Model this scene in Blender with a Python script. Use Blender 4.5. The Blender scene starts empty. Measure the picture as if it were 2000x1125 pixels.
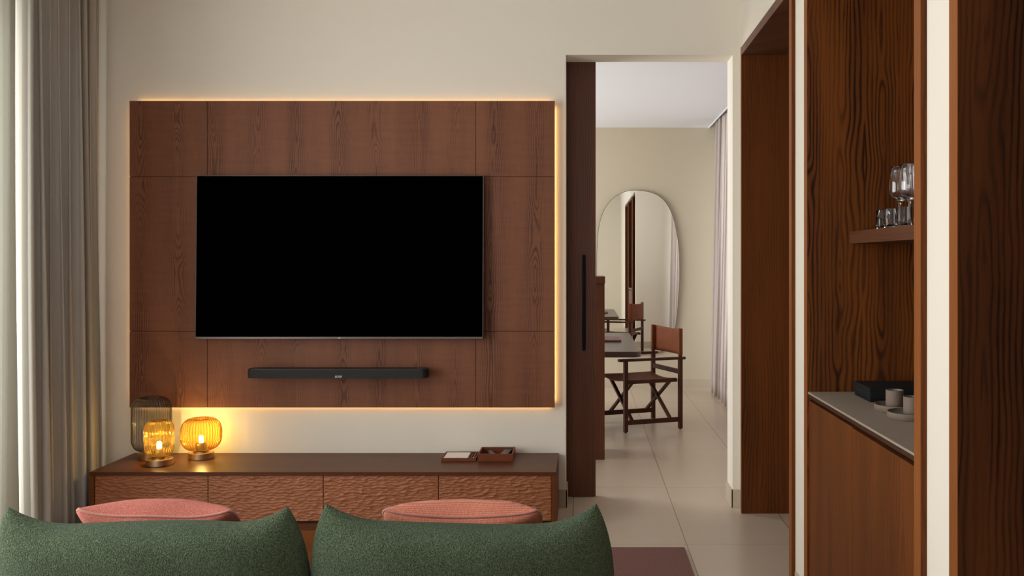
import bpy, bmesh, math, random
import numpy as np
from mathutils import Vector, Matrix
random.seed(7)
PI = math.pi
sc = bpy.context.scene
COL = sc.collection
F = 1790.0; CX, CY, H = 1140.0, 511.0, 1.474      # focal length in pixels, vanishing point, eye height
def PX(px, y): return (px - CX) * y / F             # world x of a picture column at depth y
def PZ(py, y): return H - (py - CY) * y / F         # world z of a picture row at depth y

# ------------------------------------------------------------------ node helpers
def new_mat(name):
    m = bpy.data.materials.new(name); m.use_nodes = True
    nt = m.node_tree; nt.nodes.clear()
    out = nt.nodes.new('ShaderNodeOutputMaterial')
    return m, nt, out
def N(nt, t, **k):
    n = nt.nodes.new(t)
    for a, b in k.items(): setattr(n, a, b)
    return n
def setin(nt, sock, v):
    if isinstance(v, bpy.types.NodeSocket): nt.links.new(v, sock)
    elif isinstance(v, (tuple, list)) and len(v) == 3 and sock.type == 'RGBA': sock.default_value = (*v, 1)
    else: sock.default_value = v
def M_(nt, op, a, b=0.0, c=None, clamp=False):
    n = N(nt, 'ShaderNodeMath', operation=op, use_clamp=clamp)
    setin(nt, n.inputs[0], a); setin(nt, n.inputs[1], b)
    if c is not None: setin(nt, n.inputs[2], c)
    return n.outputs[0]
def XYZ(nt, x, y, z=0.0):
    n = N(nt, 'ShaderNodeCombineXYZ')
    for i, v in enumerate((x, y, z)): setin(nt, n.inputs[i], v)
    return n.outputs[0]
def NOISE(nt, vec, scale, detail=3, rough=.5, dist=0):
    n = N(nt, 'ShaderNodeTexNoise'); setin(nt, n.inputs['Vector'], vec)
    n.inputs['Scale'].default_value = scale; n.inputs['Detail'].default_value = detail
    n.inputs['Roughness'].default_value = rough; n.inputs['Distortion'].default_value = dist
    return n.outputs['Fac']
def RANGE(nt, v, a, b, c=0.0, d=1.0):
    n = N(nt, 'ShaderNodeMapRange'); setin(nt, n.inputs[0], v)
    for i, k in enumerate((a, b, c, d)): n.inputs[i+1].default_value = k
    return n.outputs[0]
def MIXC(nt, f, a, b, mode='MIX'):
    n = N(nt, 'ShaderNodeMix', data_type='RGBA', blend_type=mode)
    setin(nt, n.inputs[0], f); setin(nt, n.inputs[6], a); setin(nt, n.inputs[7], b)
    return n.outputs[2]
def BSDF(nt, out, color, rough=.5, spec=.5, metal=0, bump=None, bstr=.3, bdist=.001, sheen=0, coat=0):
    b = N(nt, 'ShaderNodeBsdfPrincipled')
    setin(nt, b.inputs['Base Color'], color); setin(nt, b.inputs['Roughness'], rough)
    b.inputs['Specular IOR Level'].default_value = spec; b.inputs['Metallic'].default_value = metal
    b.inputs['Sheen Weight'].default_value = sheen; b.inputs['Coat Weight'].default_value = coat
    if bump is not None:
        n = N(nt, 'ShaderNodeBump'); n.inputs['Strength'].default_value = bstr; n.inputs['Distance'].default_value = bdist
        setin(nt, n.inputs['Height'], bump); nt.links.new(n.outputs[0], b.inputs['Normal'])
    nt.links.new(b.outputs[0], out.inputs[0])
    return b
def OBJC(nt): return N(nt, 'ShaderNodeTexCoord').outputs['Object']
def SEP(nt, v):
    n = N(nt, 'ShaderNodeSeparateXYZ'); nt.links.new(v, n.inputs[0]); return n.outputs

def wood(name, light, dark, grain='z', strip=.2, amp=.06, freq=70., fv=.7, contrast=.6, rough=.42, spec=.4, seed=0., wav=0., core=0., tone_amt=.7):
    """quarter/plain-sawn veneer: nested cathedral rings round evenly spaced hearts, straight grain between them"""
    m, nt, out = new_mat(name)
    s = SEP(nt, OBJC(nt)); x, y, z = s[0], s[1], s[2]
    if grain == 'z': U, V = M_(nt, 'ADD', x, y), z
    elif grain == 'x': U, V = M_(nt, 'ADD', y, z), x
    else: U, V = M_(nt, 'ADD', x, z), y
    U = M_(nt, 'ADD', U, seed)
    def n2(a, b, c, su, sv, det=2, ro=.5): return NOISE(nt, XYZ(nt, M_(nt, 'MULTIPLY', a, su), M_(nt, 'MULTIPLY', b, sv), c), 1.0, det, ro)
    warp = M_(nt, 'MULTIPLY', M_(nt, 'SUBTRACT', n2(U, V, 1.7, 2.5/strip*.2, .25), .5), strip * .8)
    q = M_(nt, 'DIVIDE', M_(nt, 'ADD', U, warp), strip)
    ul = M_(nt, 'MULTIPLY', M_(nt, 'ABSOLUTE', M_(nt, 'SUBTRACT', q, M_(nt, 'FLOOR', M_(nt, 'ADD', q, .5)))), strip)
    wob = M_(nt, 'MULTIPLY', M_(nt, 'SUBTRACT', n2(U, V, 4.1, 14, 2.6, 3), .5), strip * .16)
    uu = M_(nt, 'ADD', ul, wob)
    d = M_(nt, 'MULTIPLY', M_(nt, 'SUBTRACT', n2(U, V, 9.3 + seed, 1.3/strip*.5, fv, 2, .45), .5), amp * 2.4)
    r = M_(nt, 'SQRT', M_(nt, 'ADD', M_(nt, 'MULTIPLY', uu, uu), M_(nt, 'MULTIPLY', d, d)))
    fine = n2(U, V, 2.2, 45, 3.0, 3, .6)
    ph = M_(nt, 'ADD', M_(nt, 'MULTIPLY', r, freq * 2 * PI), M_(nt, 'MULTIPLY', fine, 2.6))
    vary = RANGE(nt, n2(U, V, 6.6, 10, 1.5), .35, .65, .35, 1.0)
    ring = M_(nt, 'MULTIPLY', M_(nt, 'POWER', M_(nt, 'MULTIPLY_ADD', M_(nt, 'SINE', ph), .5, .5), 2.2), vary)
    if core: ring = M_(nt, 'MULTIPLY', ring, RANGE(nt, ul, core*.4, core, 1.0, .12))
    pores = RANGE(nt, n2(U, V, 0, 430, 11, 2, .6), .35, .7)
    tone = n2(U, V, 3.3, 9, .7)
    f = M_(nt, 'MULTIPLY', ring, contrast)
    f = M_(nt, 'ADD', f, M_(nt, 'MULTIPLY', pores, .20))
    f = M_(nt, 'ADD', f, M_(nt, 'MULTIPLY', M_(nt, 'SUBTRACT', tone, .42), tone_amt*1.6), clamp=True)
    if wav:
        w2 = n2(U, V, 3, 5, 38)
        f = M_(nt, 'ADD', f, M_(nt, 'MULTIPLY', M_(nt, 'SUBTRACT', w2, .5), wav), clamp=True)
    c = MIXC(nt, f, light, dark)
    BSDF(nt, out, c, rough, spec, bump=M_(nt, 'ADD', M_(nt, 'MULTIPLY', ring, .4), pores), bstr=.2, bdist=-.0005)
    return m

def plain(name, color, rough=.5, spec=.5, metal=0, nscale=40, namt=.06, bump=.1, bdist=.001, **k):
    m, nt, out = new_mat(name)
    n = NOISE(nt, OBJC(nt), nscale, 3, .55)
    c = MIXC(nt, n, tuple(v*(1-namt) for v in color), tuple(min(1, v*(1+namt)) for v in color))
    BSDF(nt, out, c, rough, spec, metal, bump=n, bstr=bump, bdist=bdist, **k)
    return m
def emis(name, color, strength):
    m, nt, out = new_mat(name)
    e = N(nt, 'ShaderNodeEmission'); e.inputs[0].default_value = (*color, 1); e.inputs[1].default_value = strength
    nt.links.new(e.outputs[0], out.inputs[0]); return m

MT = {}
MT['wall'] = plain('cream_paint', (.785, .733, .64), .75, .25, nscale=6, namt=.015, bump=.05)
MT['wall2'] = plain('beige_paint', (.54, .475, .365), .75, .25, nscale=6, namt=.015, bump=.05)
MT['ceil'] = plain('white_paint', (.82, .85, .92), .85, .2, nscale=6, namt=.01, bump=.03)
MT['panel'] = wood('walnut_veneer', (.210, .080, .040), (.055, .019, .010), 'z', .235, .085, 105., 1.6, .66, .50, .22, seed=3.1, wav=.35, core=.07, tone_amt=.5)
MT['rich'] = wood('rosewood_veneer', (.195, .058, .010), (.020, .007, .004), 'z', .150, .080, 66., 1.8, .92, .5, .18, seed=1.3, tone_amt=.8)
MT['rich2'] = wood('dark_rosewood_veneer', (.125, .040, .011), (.022, .008, .005), 'z', .30, .09, 60., 1.6, .75, .5, .18, seed=2.15, tone_amt=.9)
MT['plain_wood'] = wood('oiled_walnut', (.150, .045, .010), (.045, .013, .004), 'z', .26, .05, 60., .8, .45, .5, .12, seed=5.2)
MT['trim_wood'] = wood('window_lit_walnut', (.27, .088, .021), (.14, .042, .010), 'z', .2, .04, 70., .7, .4, .5, .2, seed=7.7)  # brighter walnut copy, window light put into its colour
MT['door'] = wood('dark_walnut', (.160, .062, .034), (.055, .021, .012), 'z', .20, .05, 80., .7, .5, .45, .3, seed=8.2)
MT['top'] = wood('sideboard_walnut', (.105, .034, .014), (.048, .015, .006), 'x', .25, .04, 70., .7, .4, .36, .14, seed=2.2)
MT['shelf_wood'] = wood('shelf_walnut', (.125, .048, .025), (.05, .018, .009), 'y', .2, .04, 90., .7, .4, .5, .15, seed=6.2)
MT['carved'] = plain('carved_walnut', (.30, .108, .046), .42, .3, nscale=9, namt=.18, bump=.15)
MT['red_wood'] = plain('leather_brown', (.16, .042, .018), .5, .2, nscale=30, namt=.15)
MT['chair_wood'] = wood('chair_walnut', (.085, .030, .016), (.032, .011, .006), 'z', .1, .03, 120., .6, .5, .5, .15, seed=4.4)
MT['leather'] = plain('saddle_leather', (.150, .040, .013), .55, .15, nscale=18, namt=.25, bump=.25)
MT['black'] = plain('black_plastic', (.018, .018, .019), .45, .4, nscale=300, namt=.1)
MT['grille'] = plain('black_mesh_fabric', (.012, .013, .014), .6, .3, nscale=900, namt=.4, bump=.3)
MT['screen'] = plain('black_screen', (.0003, .0003, .0003), .7, .0, namt=0)
MT['bezel'] = plain('bronze_metal', (.10, .08, .075), .35, .5, metal=.7, nscale=200)
MT['logo'] = plain('silver_mark', (.6, .58, .55), .3, .5, metal=.6)
MT['brass'] = plain('brushed_brass', (.58, .42, .24), .35, .5, metal=1, nscale=60)
MT['paper'] = plain('white_paper', (.75, .75, .76), .7, .2, namt=.01)
MT['booklet'] = plain('mauve_cover', (.16, .085, .075), .5, .3)
MT['ceramic'] = plain('taupe_ceramic', (.20, .145, .115), .7, .25, nscale=200, namt=.1)
MT['glaze'] = plain('sage_glaze', (.20, .22, .18), .35, .5, nscale=60, namt=.1)
MT['stone'] = plain('grey_stone', (.33, .27, .21), .5, .35, nscale=14, namt=.12)
MT['gap'] = plain('shadow_dark_wood', (.05, .02, .012), .6, .2)
MT['card'] = plain('black_card', (.010, .011, .013), .6, .25, nscale=300, namt=.2)
MT['dark_top'] = wood('smoked_oak', (.085, .052, .034), (.04, .022, .014), 'y', .2, .04, 90., .6, .5, .28, .5, seed=2.9)
MT['rim'] = plain('bronze_rim', (.12, .09, .06), .3, .5, metal=1)

def mat_floor():
    m, nt, out = new_mat('beige_porcelain_tiles')
    co = OBJC(nt); s = SEP(nt, co)
    def line(v, off, size, w):
        q = M_(nt, 'DIVIDE', M_(nt, 'SUBTRACT', v, off), size)
        fr = M_(nt, 'SUBTRACT', q, M_(nt, 'FLOOR', M_(nt, 'ADD', q, .5)))
        return M_(nt, 'LESS_THAN', M_(nt, 'ABSOLUTE', fr), w / size), M_(nt, 'FLOOR', q)
    lx, ix = line(s[0], .537, .6, .0019); ly, iy = line(s[1], 4.78, 1.2, .0011)
    g = M_(nt, 'MAXIMUM', lx, ly)
    wn = N(nt, 'ShaderNodeTexWhiteNoise', noise_dimensions='2D'); setin(nt, wn.inputs['Vector'], XYZ(nt, ix, iy))
    c = MIXC(nt, NOISE(nt, co, 3.5, 3, .5), (.55, .45, .345), (.62, .51, .40))
    c = MIXC(nt, M_(nt, 'MULTIPLY', wn.outputs['Value'], .10), c, (.40, .315, .235))
    c = MIXC(nt, g, c, (.12, .085, .055))
    b = BSDF(nt, out, c, .30, .4, bump=M_(nt, 'SUBTRACT', 1, g), bstr=.3, bdist=.001)
    return m
MT['floor'] = mat_floor()
MT['skirt'] = plain('beige_tile_skirting', (.50, .425, .33), .4, .4, nscale=12, namt=.06)

def fabric(name, c1, c2, scale, bstr=.6, bdist=.002, weave=False, sheen=.2, rough=.9):
    m, nt, out = new_mat(name); co = OBJC(nt)
    if weave:
        s = SEP(nt, co)
        a = M_(nt, 'SINE', M_(nt, 'MULTIPLY', M_(nt, 'ADD', s[0], s[2]), scale)); b = M_(nt, 'SINE', M_(nt, 'MULTIPLY', M_(nt, 'SUBTRACT', s[0], s[2]), scale))
        w = M_(nt, 'MULTIPLY_ADD', M_(nt, 'MULTIPLY', a, b), .5, .5)
        w = M_(nt, 'ADD', M_(nt, 'MULTIPLY', w, .38), M_(nt, 'MULTIPLY', NOISE(nt, co, scale*.5, 3, .75), .95))
        f = RANGE(nt, w, .45, .95)
    else:
        w = NOISE(nt, co, scale, 3, .65, .6); f = RANGE(nt, w, .38, .66)
    BSDF(nt, out, MIXC(nt, f, c1, c2), rough, .15, bump=w, bstr=bstr, bdist=bdist, sheen=sheen)
    return m
def mat_boucle():
    m, nt, out = new_mat('green_boucle'); co = OBJC(nt)
    v = N(nt, 'ShaderNodeTexVoronoi', feature='F1'); v.inputs['Scale'].default_value = 290.
    wv = N(nt, 'ShaderNodeVectorMath', operation='ADD'); nz = N(nt, 'ShaderNodeTexNoise'); nz.inputs['Scale'].default_value = 90
    setin(nt, nz.inputs['Vector'], co)
    ms = N(nt, 'ShaderNodeVectorMath', operation='SCALE'); nt.links.new(nz.outputs['Color'], ms.inputs[0]); ms.inputs[3].default_value = .012
    nt.links.new(co, wv.inputs[0]); nt.links.new(ms.outputs[0], wv.inputs[1]); nt.links.new(wv.outputs[0], v.inputs['Vector'])
    hgt = M_(nt, 'SUBTRACT', 1.0, M_(nt, 'MULTIPLY', v.outputs['Distance'], 1.3))
    hgt = M_(nt, 'ADD', hgt, M_(nt, 'MULTIPLY', NOISE(nt, co, 600, 2), .6))
    c = MIXC(nt, RANGE(nt, hgt, .5, 1.3), (.050, .080, .039), (.225, .305, .172))
    BSDF(nt, out, c, .95, .1, bump=hgt, bstr=1.0, bdist=.005, sheen=.12)
    return m
MT['boucle'] = mat_boucle()
MT['pink'] = fabric('red_tweed', (.30, .040, .026), (.80, .32, .245), 620, .9, .002, sheen=.1)
MT['salmon'] = fabric('salmon_weave', (.42, .080, .040), (.82, .38, .26), 700, .7, .002, True, sheen=.1)
MT['pipe'] = fabric('pink_cord', (.42, .14, .11), (.60, .30, .24), 500, .5, .001)
MT['rug'] = fabric('maroon_pile', (.135, .034, .023), (.215, .058, .041), 180, .7, .004)
MT['drape'] = fabric('taupe_linen', (.40, .37, .32), (.47, .435, .38), 600, .3, .0006)

def translucent(name, col, mixt, transp=0.0):
    m, nt, out = new_mat(name)
    d = N(nt, 'ShaderNodeBsdfDiffuse'); d.inputs[0].default_value = (*col, 1)
    t = N(nt, 'ShaderNodeBsdfTranslucent'); t.inputs[0].default_value = (*col, 1)
    s = SEP(nt, OBJC(nt))
    w = NOISE(nt, XYZ(nt, M_(nt, 'MULTIPLY', s[1], 400), M_(nt, 'MULTIPLY', s[2], 900), 0), 1, 2)
    bp = N(nt, 'ShaderNodeBump'); bp.inputs['Strength'].default_value = .15; bp.inputs['Distance'].default_value = .0005
    setin(nt, bp.inputs['Height'], w); nt.links.new(bp.outputs[0], d.inputs['Normal'])
    mx = N(nt, 'ShaderNodeMixShader'); mx.inputs[0].default_value = mixt
    nt.links.new(d.outputs[0], mx.inputs[1]); nt.links.new(t.outputs[0], mx.inputs[2])
    if transp:
        tr = N(nt, 'ShaderNodeBsdfTransparent'); m2 = N(nt, 'ShaderNodeMixShader'); m2.inputs[0].default_value = transp
        nt.links.new(mx.outputs[0], m2.inputs[1]); nt.links.new(tr.outputs[0], m2.inputs[2]); mx = m2
    nt.links.new(mx.outputs[0], out.inputs[0]); return m
MT['sheer'] = translucent('ivory_voile', (.50, .49, .43), .45, .12)
MT['drape2'] = translucent('rose_grey_drape', (.80, .74, .71), .45)

MT['handle'] = plain('matte_black_metal', (.006, .006, .006), .6, .15, namt=0)
def shade_mat(name, face, edge, glow, g):
    m, nt, out = new_mat(name)
    lw = N(nt, 'ShaderNodeLayerWeight'); lw.inputs[0].default_value = .35
    fac = RANGE(nt, lw.outputs['Facing'], .08, .55)
    tr = N(nt, 'ShaderNodeBsdfTransparent'); setin(nt, tr.inputs[0], MIXC(nt, fac, face, edge))
    gl = N(nt, 'ShaderNodeBsdfGlossy'); gl.inputs['Roughness'].default_value = .09; gl.inputs[0].default_value = (*glow, 1)
    tl = N(nt, 'ShaderNodeBsdfTranslucent'); tl.inputs[0].default_value = (*glow, 1)
    m1 = N(nt, 'ShaderNodeMixShader'); m1.inputs[0].default_value = g
    nt.links.new(tr.outputs[0], m1.inputs[1]); nt.links.new(tl.outputs[0], m1.inputs[2])
    m2 = N(nt, 'ShaderNodeMixShader'); setin(nt, m2.inputs[0], M_(nt, 'MULTIPLY_ADD', fac, .22, .05))
    nt.links.new(m1.outputs[0], m2.inputs[1]); nt.links.new(gl.outputs[0], m2.inputs[2])
    nt.links.new(m2.outputs[0], out.inputs[0]); return m
MT['amber'] = shade_mat('amber_ribbed_glass', (.98, .80, .36), (.40, .17, .012), (1., .68, .18), .035)
MT['smoke'] = shade_mat('smoke_ribbed_glass', (.70, .69, .69), (.20, .20, .21), (.75, .73, .72), .04)
def glass_mat():
    m, nt, out = new_mat('clear_glass')
    g = N(nt, 'ShaderNodeBsdfGlass'); g.inputs['IOR'].default_value = 1.47; g.inputs['Roughness'].default_value = 0.0
    nt.links.new(g.outputs[0], out.inputs[0]); return m
MT['glass'] = glass_mat()
def mirror_mat():
    m, nt, out = new_mat('mirror_silver')
    g = N(nt, 'ShaderNodeBsdfGlossy'); g.inputs['Roughness'].default_value = 0.0; g.inputs[0].default_value = (.93, .93, .90, 1)
    nt.links.new(g.outputs[0], out.inputs[0]); return m
MT['mirror'] = mirror_mat()
MT['led'] = emis('warm_led', (1, .55, .18), 10.5)
MT['bulb'] = emis('warm_bulb', (1, .74, .38), 42)

# ------------------------------------------------------------------ mesh helpers
def box(bm, x0, x1, y0, y1, z0, z1, bev=0.0):
    b = bmesh.new()
    vs = [b.verts.new((x, y, z)) for x in (x0, x1) for y in (y0, y1) for z in (z0, z1)]
    for f in ((0,1,3,2),(4,6,7,5),(0,4,5,1),(2,3,7,6),(0,2,6,4),(1,5,7,3)): b.faces.new([vs[i] for i in f])
    if bev: bmesh.ops.bevel(b, geom=b.edges[:], offset=bev, segments=2, profile=.6, affect='EDGES')
    join(bm, b)
def join(bm, b, mtx=None):
    if mtx is not None: bmesh.ops.transform(b, matrix=mtx, verts=b.verts[:])
    me = bpy.data.meshes.new('tmp'); b.to_mesh(me); b.free(); bm.from_mesh(me); bpy.data.meshes.remove(me)
def beam(bm, p, q, w, t, up=(0,0,1), bev=.002):
    """rectangular bar from p to q, w wide sideways, t thick along up"""
    p, q = Vector(p), Vector(q); d = (q-p); L = d.length; d.normalize()
    s = d.cross(Vector(up)); s.normalize(); u = s.cross(d); u.normalize()
    b = bmesh.new(); box(b, -w/2, w/2, 0, L, -t/2, t/2, bev)
    m = Matrix((s, d, u)).transposed().to_4x4(); m.translation = p
    join(bm, b, m)
def lathe(bm, prof, segs=48, flutes=0, famp=0.0, c=(0,0,0), close=False):
    rings = []
    for (r, z, *a) in prof:
        fa = famp * (a[0] if a else 1)
        ring = []
        for i in range(segs):
            t = 2*PI*i/segs
            rr = r*(1 + fa*(abs(math.cos(flutes*t/2))-.6)) if flutes else r
            ring.append(bm.verts.new((c[0]+rr*math.cos(t), c[1]+rr*math.sin(t), c[2]+z)))
        rings.append(ring)
    for a, b in zip(rings, rings[1:]):
        for i in range(segs):
            j = (i+1) % segs; f = bm.faces.new((a[i], a[j], b[j], b[i])); f.smooth = True
    if close:
        bm.faces.new(list(reversed(rings[0]))); bm.faces.new(rings[-1])
def prism(bm, pts, z0, z1, bev=0.0):
    b = bmesh.new()
    lo = [b.verts.new((x, y, z0)) for x, y in pts]; hi = [b.verts.new((x, y, z1)) for x, y in pts]
    n = len(pts); b.faces.new(list(reversed(lo))); b.faces.new(hi)
    for i in range(n): b.faces.new((lo[i], lo[(i+1)%n], hi[(i+1)%n], hi[i]))
    if bev:
        ed = [e for e in b.edges if abs(e.verts[0].co.z-e.verts[1].co.z) < 1e-6]
        bmesh.ops.bevel(b, geom=ed, offset=bev, segments=2, profile=.6, affect='EDGES')
    join(bm, b)
def tube(bm, pts, r, segs=8, closed=False):
    n = len(pts); rings = []
    pts = [Vector(p) for p in pts]
    for i, p in enumerate(pts):
        a = pts[(i-1) % n] if (closed or i) else p; b = pts[(i+1) % n] if (closed or i < n-1) else p
        d = (b-a).normalized(); s = d.cross(Vector((0,1,.01))); 
        if s.length < .05: s = d.cross(Vector((1,0,0)))
        s.normalize(); u = s.cross(d)
        rings.append([bm.verts.new(p + r*(math.cos(2*PI*k/segs)*s + math.sin(2*PI*k/segs)*u)) for k in range(segs)])
    for i in range(n if closed else n-1):
        a, b = rings[i], rings[(i+1) % n]
        for k in range(segs):
            f = bm.faces.new((a[k], a[(k+1)%segs], b[(k+1)%segs], b[k])); f.smooth = True
def obj(name, bm, mat, parent=None, world=True, smooth=False):
    me = bpy.data.meshes.new(name); bmesh.ops.recalc_face_normals(bm, faces=bm.faces[:]); bm.to_mesh(me); bm.free()
    o = bpy.data.objects.new(name, me); COL.objects.link(o)
    me.materials.append(MT[mat])
    if smooth:
        for p in me.polygons: p.use_smooth = True
    if parent is not None:
        if world:
            w = parent.matrix_basis.copy(); pp = parent.parent
            while pp is not None: w = pp.matrix_basis @ w; pp = pp.parent
            me.transform(w.inverted())
        o.parent = parent
    return o
def tag(o, label=None, cat=None, group=None, kind=None):
    for k, v in (('label', label), ('category', cat), ('group', group), ('kind', kind)):
        if v: o[k] = v
    return o
def thing(name, label, cat, loc=(0,0,0), rz=0, group=None):
    o = bpy.data.objects.new(name, None); COL.objects.link(o); o.empty_display_size = .1
    o.location = loc; o.rotation_euler = (0, 0, rz)
    o.matrix_basis = Matrix.Translation(loc) @ Matrix.Rotation(rz, 4, 'Z')
    return tag(o, label, cat, group)
def solo(name, bm, mat, label, cat, loc, group=None, smooth=False):
    o = obj(name, bm, mat, smooth=smooth); o.data.transform(Matrix.Translation([-v for v in loc])); o.location = loc
    return tag(o, label, cat, group)
def struct(name, bm, mat, parent=None, label=None):
    o = obj(name, bm, mat, parent)
    if parent is None: o['kind'] = 'structure'
    if label: o['label'] = label
    return o
def copy_tree(o, parent=None):
    c = o.copy(); COL.objects.link(c); c.parent = parent
    for ch in o.children: copy_tree(ch, c)
    return c
B = bmesh.new

# ------------------------------------------------------------------ the setting
WY, WT = 5.5, .2                 # picture wall and its thickness
XL, XR = -3.05, .94              # living room side walls
YR = -2.2                        # wall behind the camera
ZC = 3.16
FY, FXR, FXL = 10.73, 1.80, -3.2 # room beyond
DX0, DX1, DZ = -.1075, .894, PZ(107, WY)

bm = B(); box(bm, FXL-.2, FXR+.3, YR-.2, FY+.2, -.1, 0); struct('floor', bm, 'floor')
bm = B(); box(bm, XL-.3, XR+1.0, YR-.2, WY+.02, ZC, ZC+.1); struct('ceiling', bm, 'ceil')
bm = B()
box(bm, XL-.2, DX0, WY, WY+WT, 0, 3.4); box(bm, DX1, FXR+.2, WY, WY+WT, 0, 3.4); box(bm, DX0, DX1, WY, WY+WT, DZ, 3.4)
struct('wall_back', bm, 'wall')
bm = B(); box(bm, XL-.2, -2.8, YR-.15, YR, 0, 3.4); box(bm, -.6, XR+1.0, YR-.15, YR, 0, 3.4)
box(bm, -2.8, -.6, YR-.15, YR, 2.7, 3.4); box(bm, -2.8, -.6, YR-.15, YR, 0, .3); struct('wall_rear', bm, 'wall')
bm = B()
for x in (-2.8, -1.72, -.65): box(bm, x, x+.05, YR-.12, YR-.07, .3, 2.7)
for z in (.3, 2.65): box(bm, -2.8, -.6, YR-.12, YR-.07, z, z+.05)
struct('added_fill_window', bm, 'black')  # unseen window frame, added with its opening for fill light
# left wall with the wide window
bm = B(); WZ0, WZ1, WY0, WY1 = .12, 2.85, 1.0, 4.75
box(bm, XL-.2, XL, YR, WY0, 0, 3.4); box(bm, XL-.2, XL, WY1, WY, 0, 3.4)
box(bm, XL-.2, XL, WY0, WY1, WZ1, 3.4); box(bm, XL-.2, XL, WY0, WY1, 0, WZ0)
struct('wall_left', bm, 'wall')
bm = B()
for z0, z1 in ((WZ0, WZ0+.05), (WZ1-.05, WZ1)): box(bm, XL-.16, XL-.1, WY0, WY1, z0, z1)
for y in (WY0, 2.2, 3.45, WY1-.05): box(bm, XL-.16, XL-.1, y, y+.05, WZ0, WZ1)
struct('window_1', bm, 'black')

# right wall: piers and lintel around three openings lined with wood
A0, A1 = 4.085, 5.372      # passage opening (near, far)
N0, N1 = 2.53, 3.815       # drinks niche
C0, C1 = .9, 2.285         # nearest opening
OZ = 2.70
bm = B()
def pier(y0, y1): box(bm, XR, XR+.12, y0, y1, 0, 3.4)
pier(A1, WY+.001); pier(N1, A0); pier(C1, N0); pier(YR, C0)
for a, b in ((A0, A1), (N0, N1), (C0, C1)): box(bm, XR, XR+.12, a, b, OZ, 3.4)
struct('wall_right', bm, 'wall')
TP = .018; XI = XR - TP; DEEP = 1.60
def lining(n, y0, y1, mat_side, tw=.03, far_y=None, back=True):
    """wood jambs and head of one opening, standing a little proud of the plaster"""
    b = B(); box(b, XI+.0016, DEEP, y1, y1+tw, 0, OZ+.03); o = struct('trim_%d' % n, b, mat_side)
    b = B(); box(b, XI, XI+.0015, y1, y1+tw, 0, OZ+.03); struct('trim_%d' % (n+20), b, 'trim_wood')  # room-side face coloured window-lit, darker wood on the shaded side
    b = B(); box(b, XI+.0016, XR+.14, y0-.048, y0, 0, OZ+.03); struct('trim_%d' % (n+1), b, 'plain_wood')
    b = B(); box(b, XI, XI+.0015, y0-.048, y0, 0, OZ+.03); struct('trim_%d' % (n+21), b, 'trim_wood')  # same lit colour on the near jamb's room-side face
    b = B(); box(b, XI, DEEP, y0, y1, OZ-.018, OZ+.03, .001); struct('trim_%d' % (n+2), b, 'door')
    if back: b = B(); box(b, DEEP, DEEP+.02, y0-.02, y1+.02, 0, OZ+.03); struct('trim_%d' % (n+3), b, mat_side)
    b = B(); box(b, XR+.14, DEEP, y0-.02, y0, 0, OZ+.03); struct('trim_%d' % (n+4), b, mat_side)
lining(1, 4.116, 5.36, 'plain_wood', .026); lining(6, 2.558, 3.785, 'rich', .052); lining(11, 1.0, 2.261, 'rich2', .052)

# skirting tiles
SK = .107
bm = B(); box(bm, DX1-.008, XR, WY-.010, WY, 0, SK, .001); box(bm, DX1-.010, DX1, WY-.010, WY+WT+.01, 0, SK, .001)
struct('baseboard_back', bm, 'skirt')
bm = B(); box(bm, XL, DX0+.008, WY-.010, WY, 0, SK, .001); box(bm, DX0, DX0+.010, WY-.010, WY+WT, 0, SK, .001)
struct('baseboard_left', bm, 'skirt')
bm = B()
for a, b in ((3.85, 4.04), (2.32, 2.5)): box(bm, XR-.010, XR, a, b, 0, SK, .001)
struct('baseboard_right', bm, 'skirt')
bm = B(); box(bm, FXL, FXR, FY-.012, FY, 0, .096, .001); struct('baseboard_far', bm, 'skirt')
bm = B(); box(bm, DX1, FXR, WY+WT, WY+WT+.01, 0, SK, .001); struct('baseboard_near', bm, 'skirt')

# room beyond the doorway
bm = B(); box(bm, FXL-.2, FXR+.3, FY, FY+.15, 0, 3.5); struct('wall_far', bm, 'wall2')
bm = B(); box(bm, FXL-.2, 1.469, WY+WT, FY, 3.044, 3.14); box(bm, 1.469-.012, 1.469, WY+WT, FY, 3.036, 3.3); struct('ceiling_beyond', bm, 'ceil')
bm = B(); box(bm, 1.40, FXR+.3, WY+WT, FY+.05, 3.36, 3.45); struct('ceiling_recess', bm, 'ceil')
RW0, RW1 = 6.1, 10.3
bm = B(); box(bm, FXR, FXR+.15, WY+WT, RW0, 0, 3.4); box(bm, FXR, FXR+.15, RW1, FY, 0, 3.4)
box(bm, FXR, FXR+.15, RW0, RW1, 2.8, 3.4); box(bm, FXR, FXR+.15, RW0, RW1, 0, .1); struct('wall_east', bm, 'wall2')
LW0, LW1 = 6.4, 10.3
bm = B(); box(bm, FXL-.15, FXL, WY, LW0, 0, 3.2); box(bm, FXL-.15, FXL, LW1, FY, 0, 3.2)
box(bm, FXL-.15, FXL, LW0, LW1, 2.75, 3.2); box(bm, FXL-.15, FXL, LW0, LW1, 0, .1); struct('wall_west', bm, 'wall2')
bm = B()
for z0, z1 in ((.1, .15), (2.75, 2.8)): box(bm, FXR+.05, FXR+.1, RW0, RW1, z0, z1)
for y in (RW0, 8.2, RW1-.05): box(bm, FXR+.05, FXR+.1, y, y+.05, .15, 2.75)
struct('window_2', bm, 'black')

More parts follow.
